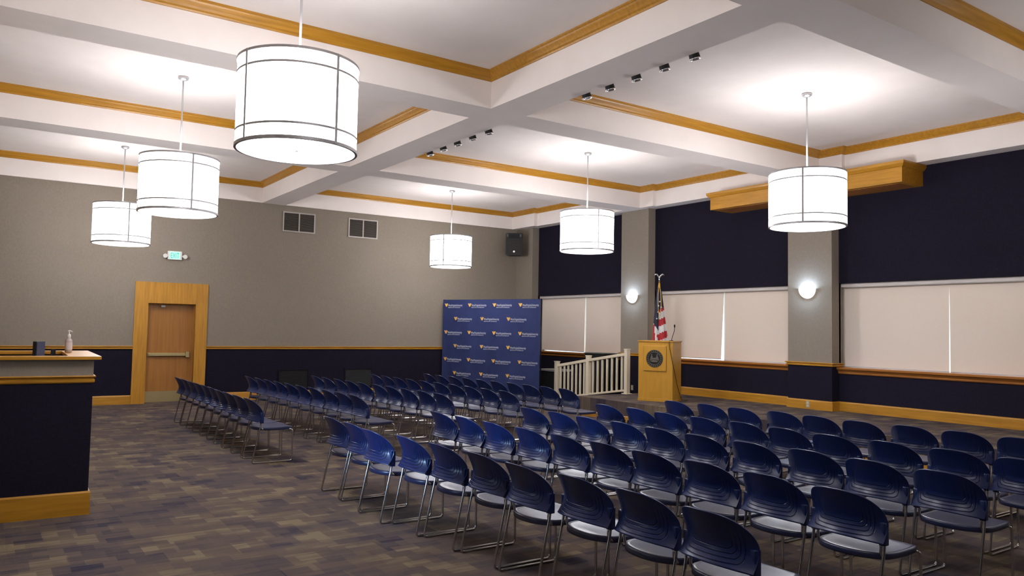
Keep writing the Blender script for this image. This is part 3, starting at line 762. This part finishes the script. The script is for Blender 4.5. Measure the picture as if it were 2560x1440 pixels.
def seat_bm():
    bm = bmesh.new(); NU, NR = 48, 8
    def outline(q):
        c, s = math.cos(q), math.sin(q)
        ex = 6.5
        r = (abs(c) ** ex + abs(s) ** ex) ** (-1 / ex)
        x, y = c * r, s * r
        X = .302 + .205 * x; Y = (.234 if x > 0 else .234 - .012 * x * x) * y
        if x < 0: X -= .065 * (1 - y * y) * (-x) ** 3
        return X, Y
    def topz(X, Y):
        u = (X - .09) / .42
        return .438 - .016 * math.sin(PI * min(1, max(0, u))) * (1 - (Y / .245) ** 2 * .6) + .004 * u - .02 * max(0, (u - .85) / .15) ** 2
    ctr = (.302, 0)
    def ringv(k, f, dz):
        out = []
        for i in range(NU):
            X, Y = outline(2 * PI * i / NU); X = ctr[0] + (X - ctr[0]) * f; Y *= f
            out.append(bm.verts.new((X, Y, topz(X, Y) + dz)))
        return out
    rings = [ringv(0, .12 + .88 * k / NR - (.01 if k == NR else 0), 0) for k in range(NR + 1)]
    rings += [ringv(0, 1.0, -.008), ringv(0, 1.0, -.036), ringv(0, .95, -.038), ringv(0, .93, -.014), ringv(0, .12, -.012)]
    for a, b in zip(rings, rings[1:]):
        for i in range(NU): bm.faces.new((a[i], a[(i + 1) % NU], b[(i + 1) % NU], b[i]))
    bm.faces.new(rings[0][::-1]); bm.faces.new(rings[-1])
    bmesh.ops.recalc_face_normals(bm, faces=bm.faces)
    return bm
def leg_bm(s):
    bm = bmesh.new(); y = s * .23; yi = s * .206; r = .0095
    pts = [(.112, y, .6), (.1, y, .48), (.0, y, r), (.5, y, r), (.495, y, .398), (.42, yi, .408), (.14, yi, .4), (.1, yi, .44), (.112, yi, .51)]
    tube(bm, fillet(pts, .035, 5), r, 10); return bm
def make_chair(label, group):
    t = thing('stacking_chair', label, 'chair', group=group)
    link('backrest', back_bm(), PLASTIC, t, True)
    link('seat', seat_bm(), SEATP, t, True)
    for s in (-1, 1): link('sled_leg', leg_bm(s), CHROME, t, True)
    bm = bmesh.new(); tube(bm, [(.4, -.2, .405), (.4, .2, .405)], .008, 8); tube(bm, [(.16, -.2, .4), (.16, .2, .4)], .008, 8); link('crossbar', bm, CHROME, t, True)
    return t
ROWN = ('back row', 'second row from back', 'middle row', 'second row from front', 'front row')
SEATN = ('first', 'second', 'third', 'fourth', 'fifth', 'sixth', 'seventh', 'eighth', 'ninth', 'tenth')
NEAR = [
 [(2.954, 7.53), (2.946, 6.99), (2.90, 6.39), (2.98, 5.91), (3.014, 5.43), (3.045, 4.92), (3.033, 4.39), (3.09, 3.92), (3.10, 3.40), (3.085, 2.84)],
 [(4.147, 7.50), (4.152, 6.99), (4.162, 6.49), (4.192, 5.97), (4.204, 5.43), (4.217, 4.94), (4.198, 4.41), (4.215, 3.91), (4.213, 3.38), (4.192, 2.85)],
 [(5.317, 7.45), (5.331, 6.96), (5.310, 6.41), (5.334, 5.93), (5.313, 5.41), (5.30, 4.86), (5.328, 4.37), (5.39, 3.89), (5.368, 3.37), (5.37, 2.86)],
 [(6.415, 7.38), (6.46, 6.93), (6.413, 6.37), (6.434, 5.88), (6.468, 5.38), (6.438, 4.86), (6.407, 4.33), (6.463, 3.84), (6.488, 3.34), (6.477, 2.83)],
 [(7.618, 7.38), (7.70, 6.93), (7.684, 6.39), (7.788, 5.94), (7.752, 5.40), (7.741, 4.89), (7.825, 4.43), (7.842, 3.93), (7.856, 3.41), (7.86, 2.88)]]
FAR = [((2.80, 9.88), (2.83, 14.08)), ((4.18, 9.8), (3.99, 14.0)), ((5.34, 9.6), (5.1, 13.75)), ((6.44, 9.62), (6.3, 13.85)), ((7.58, 9.6), (7.39, 13.75))]
chair0 = None
def place(x, y, label, group):
    global chair0
    rz = random.uniform(-.015, .015)
    if chair0 is None:
        chair0 = make_chair(label, group); chair0.location = (x, y, 0); chair0.rotation_euler = (0, 0, rz)
        return chair0
    c = dup(chair0, (x, y, 0), rz, label); c['group'] = group; return c
for r, row in enumerate(NEAR):
    y_a, y_b = (row[0][1] + row[1][1]) / 2, (row[8][1] + row[9][1]) / 2; sp_ = (y_a - y_b) / 8
    for k, (x, y) in enumerate(row):
        ym = y_a + sp_ * (.5 - k); y = ym + .15 * (y - ym)
        sq = x * x / (x * x + y * y); y -= .155 * sq
        place(x + .01 + .12 * sq, y, 'navy plastic chair, %s from the aisle, %s of the near block' % (SEATN[k], ROWN[r]), 'chairs of the near block')
for r, (a, b) in enumerate(FAR):
    for k in range(10):
        f = k / 9
        x = a[0] + (b[0] - a[0]) * f; y = a[1] + (b[1] - a[1]) * f; sq = x * x / (x * x + y * y)
        c = place(x + .01 + .12 * sq + random.uniform(-.012, .012), y - .06 * sq, 'navy plastic chair, %s from the aisle, %s of the far block' % (SEATN[k], ROWN[r]), 'chairs of the far block')
        c.scale = (1, .925, 1)
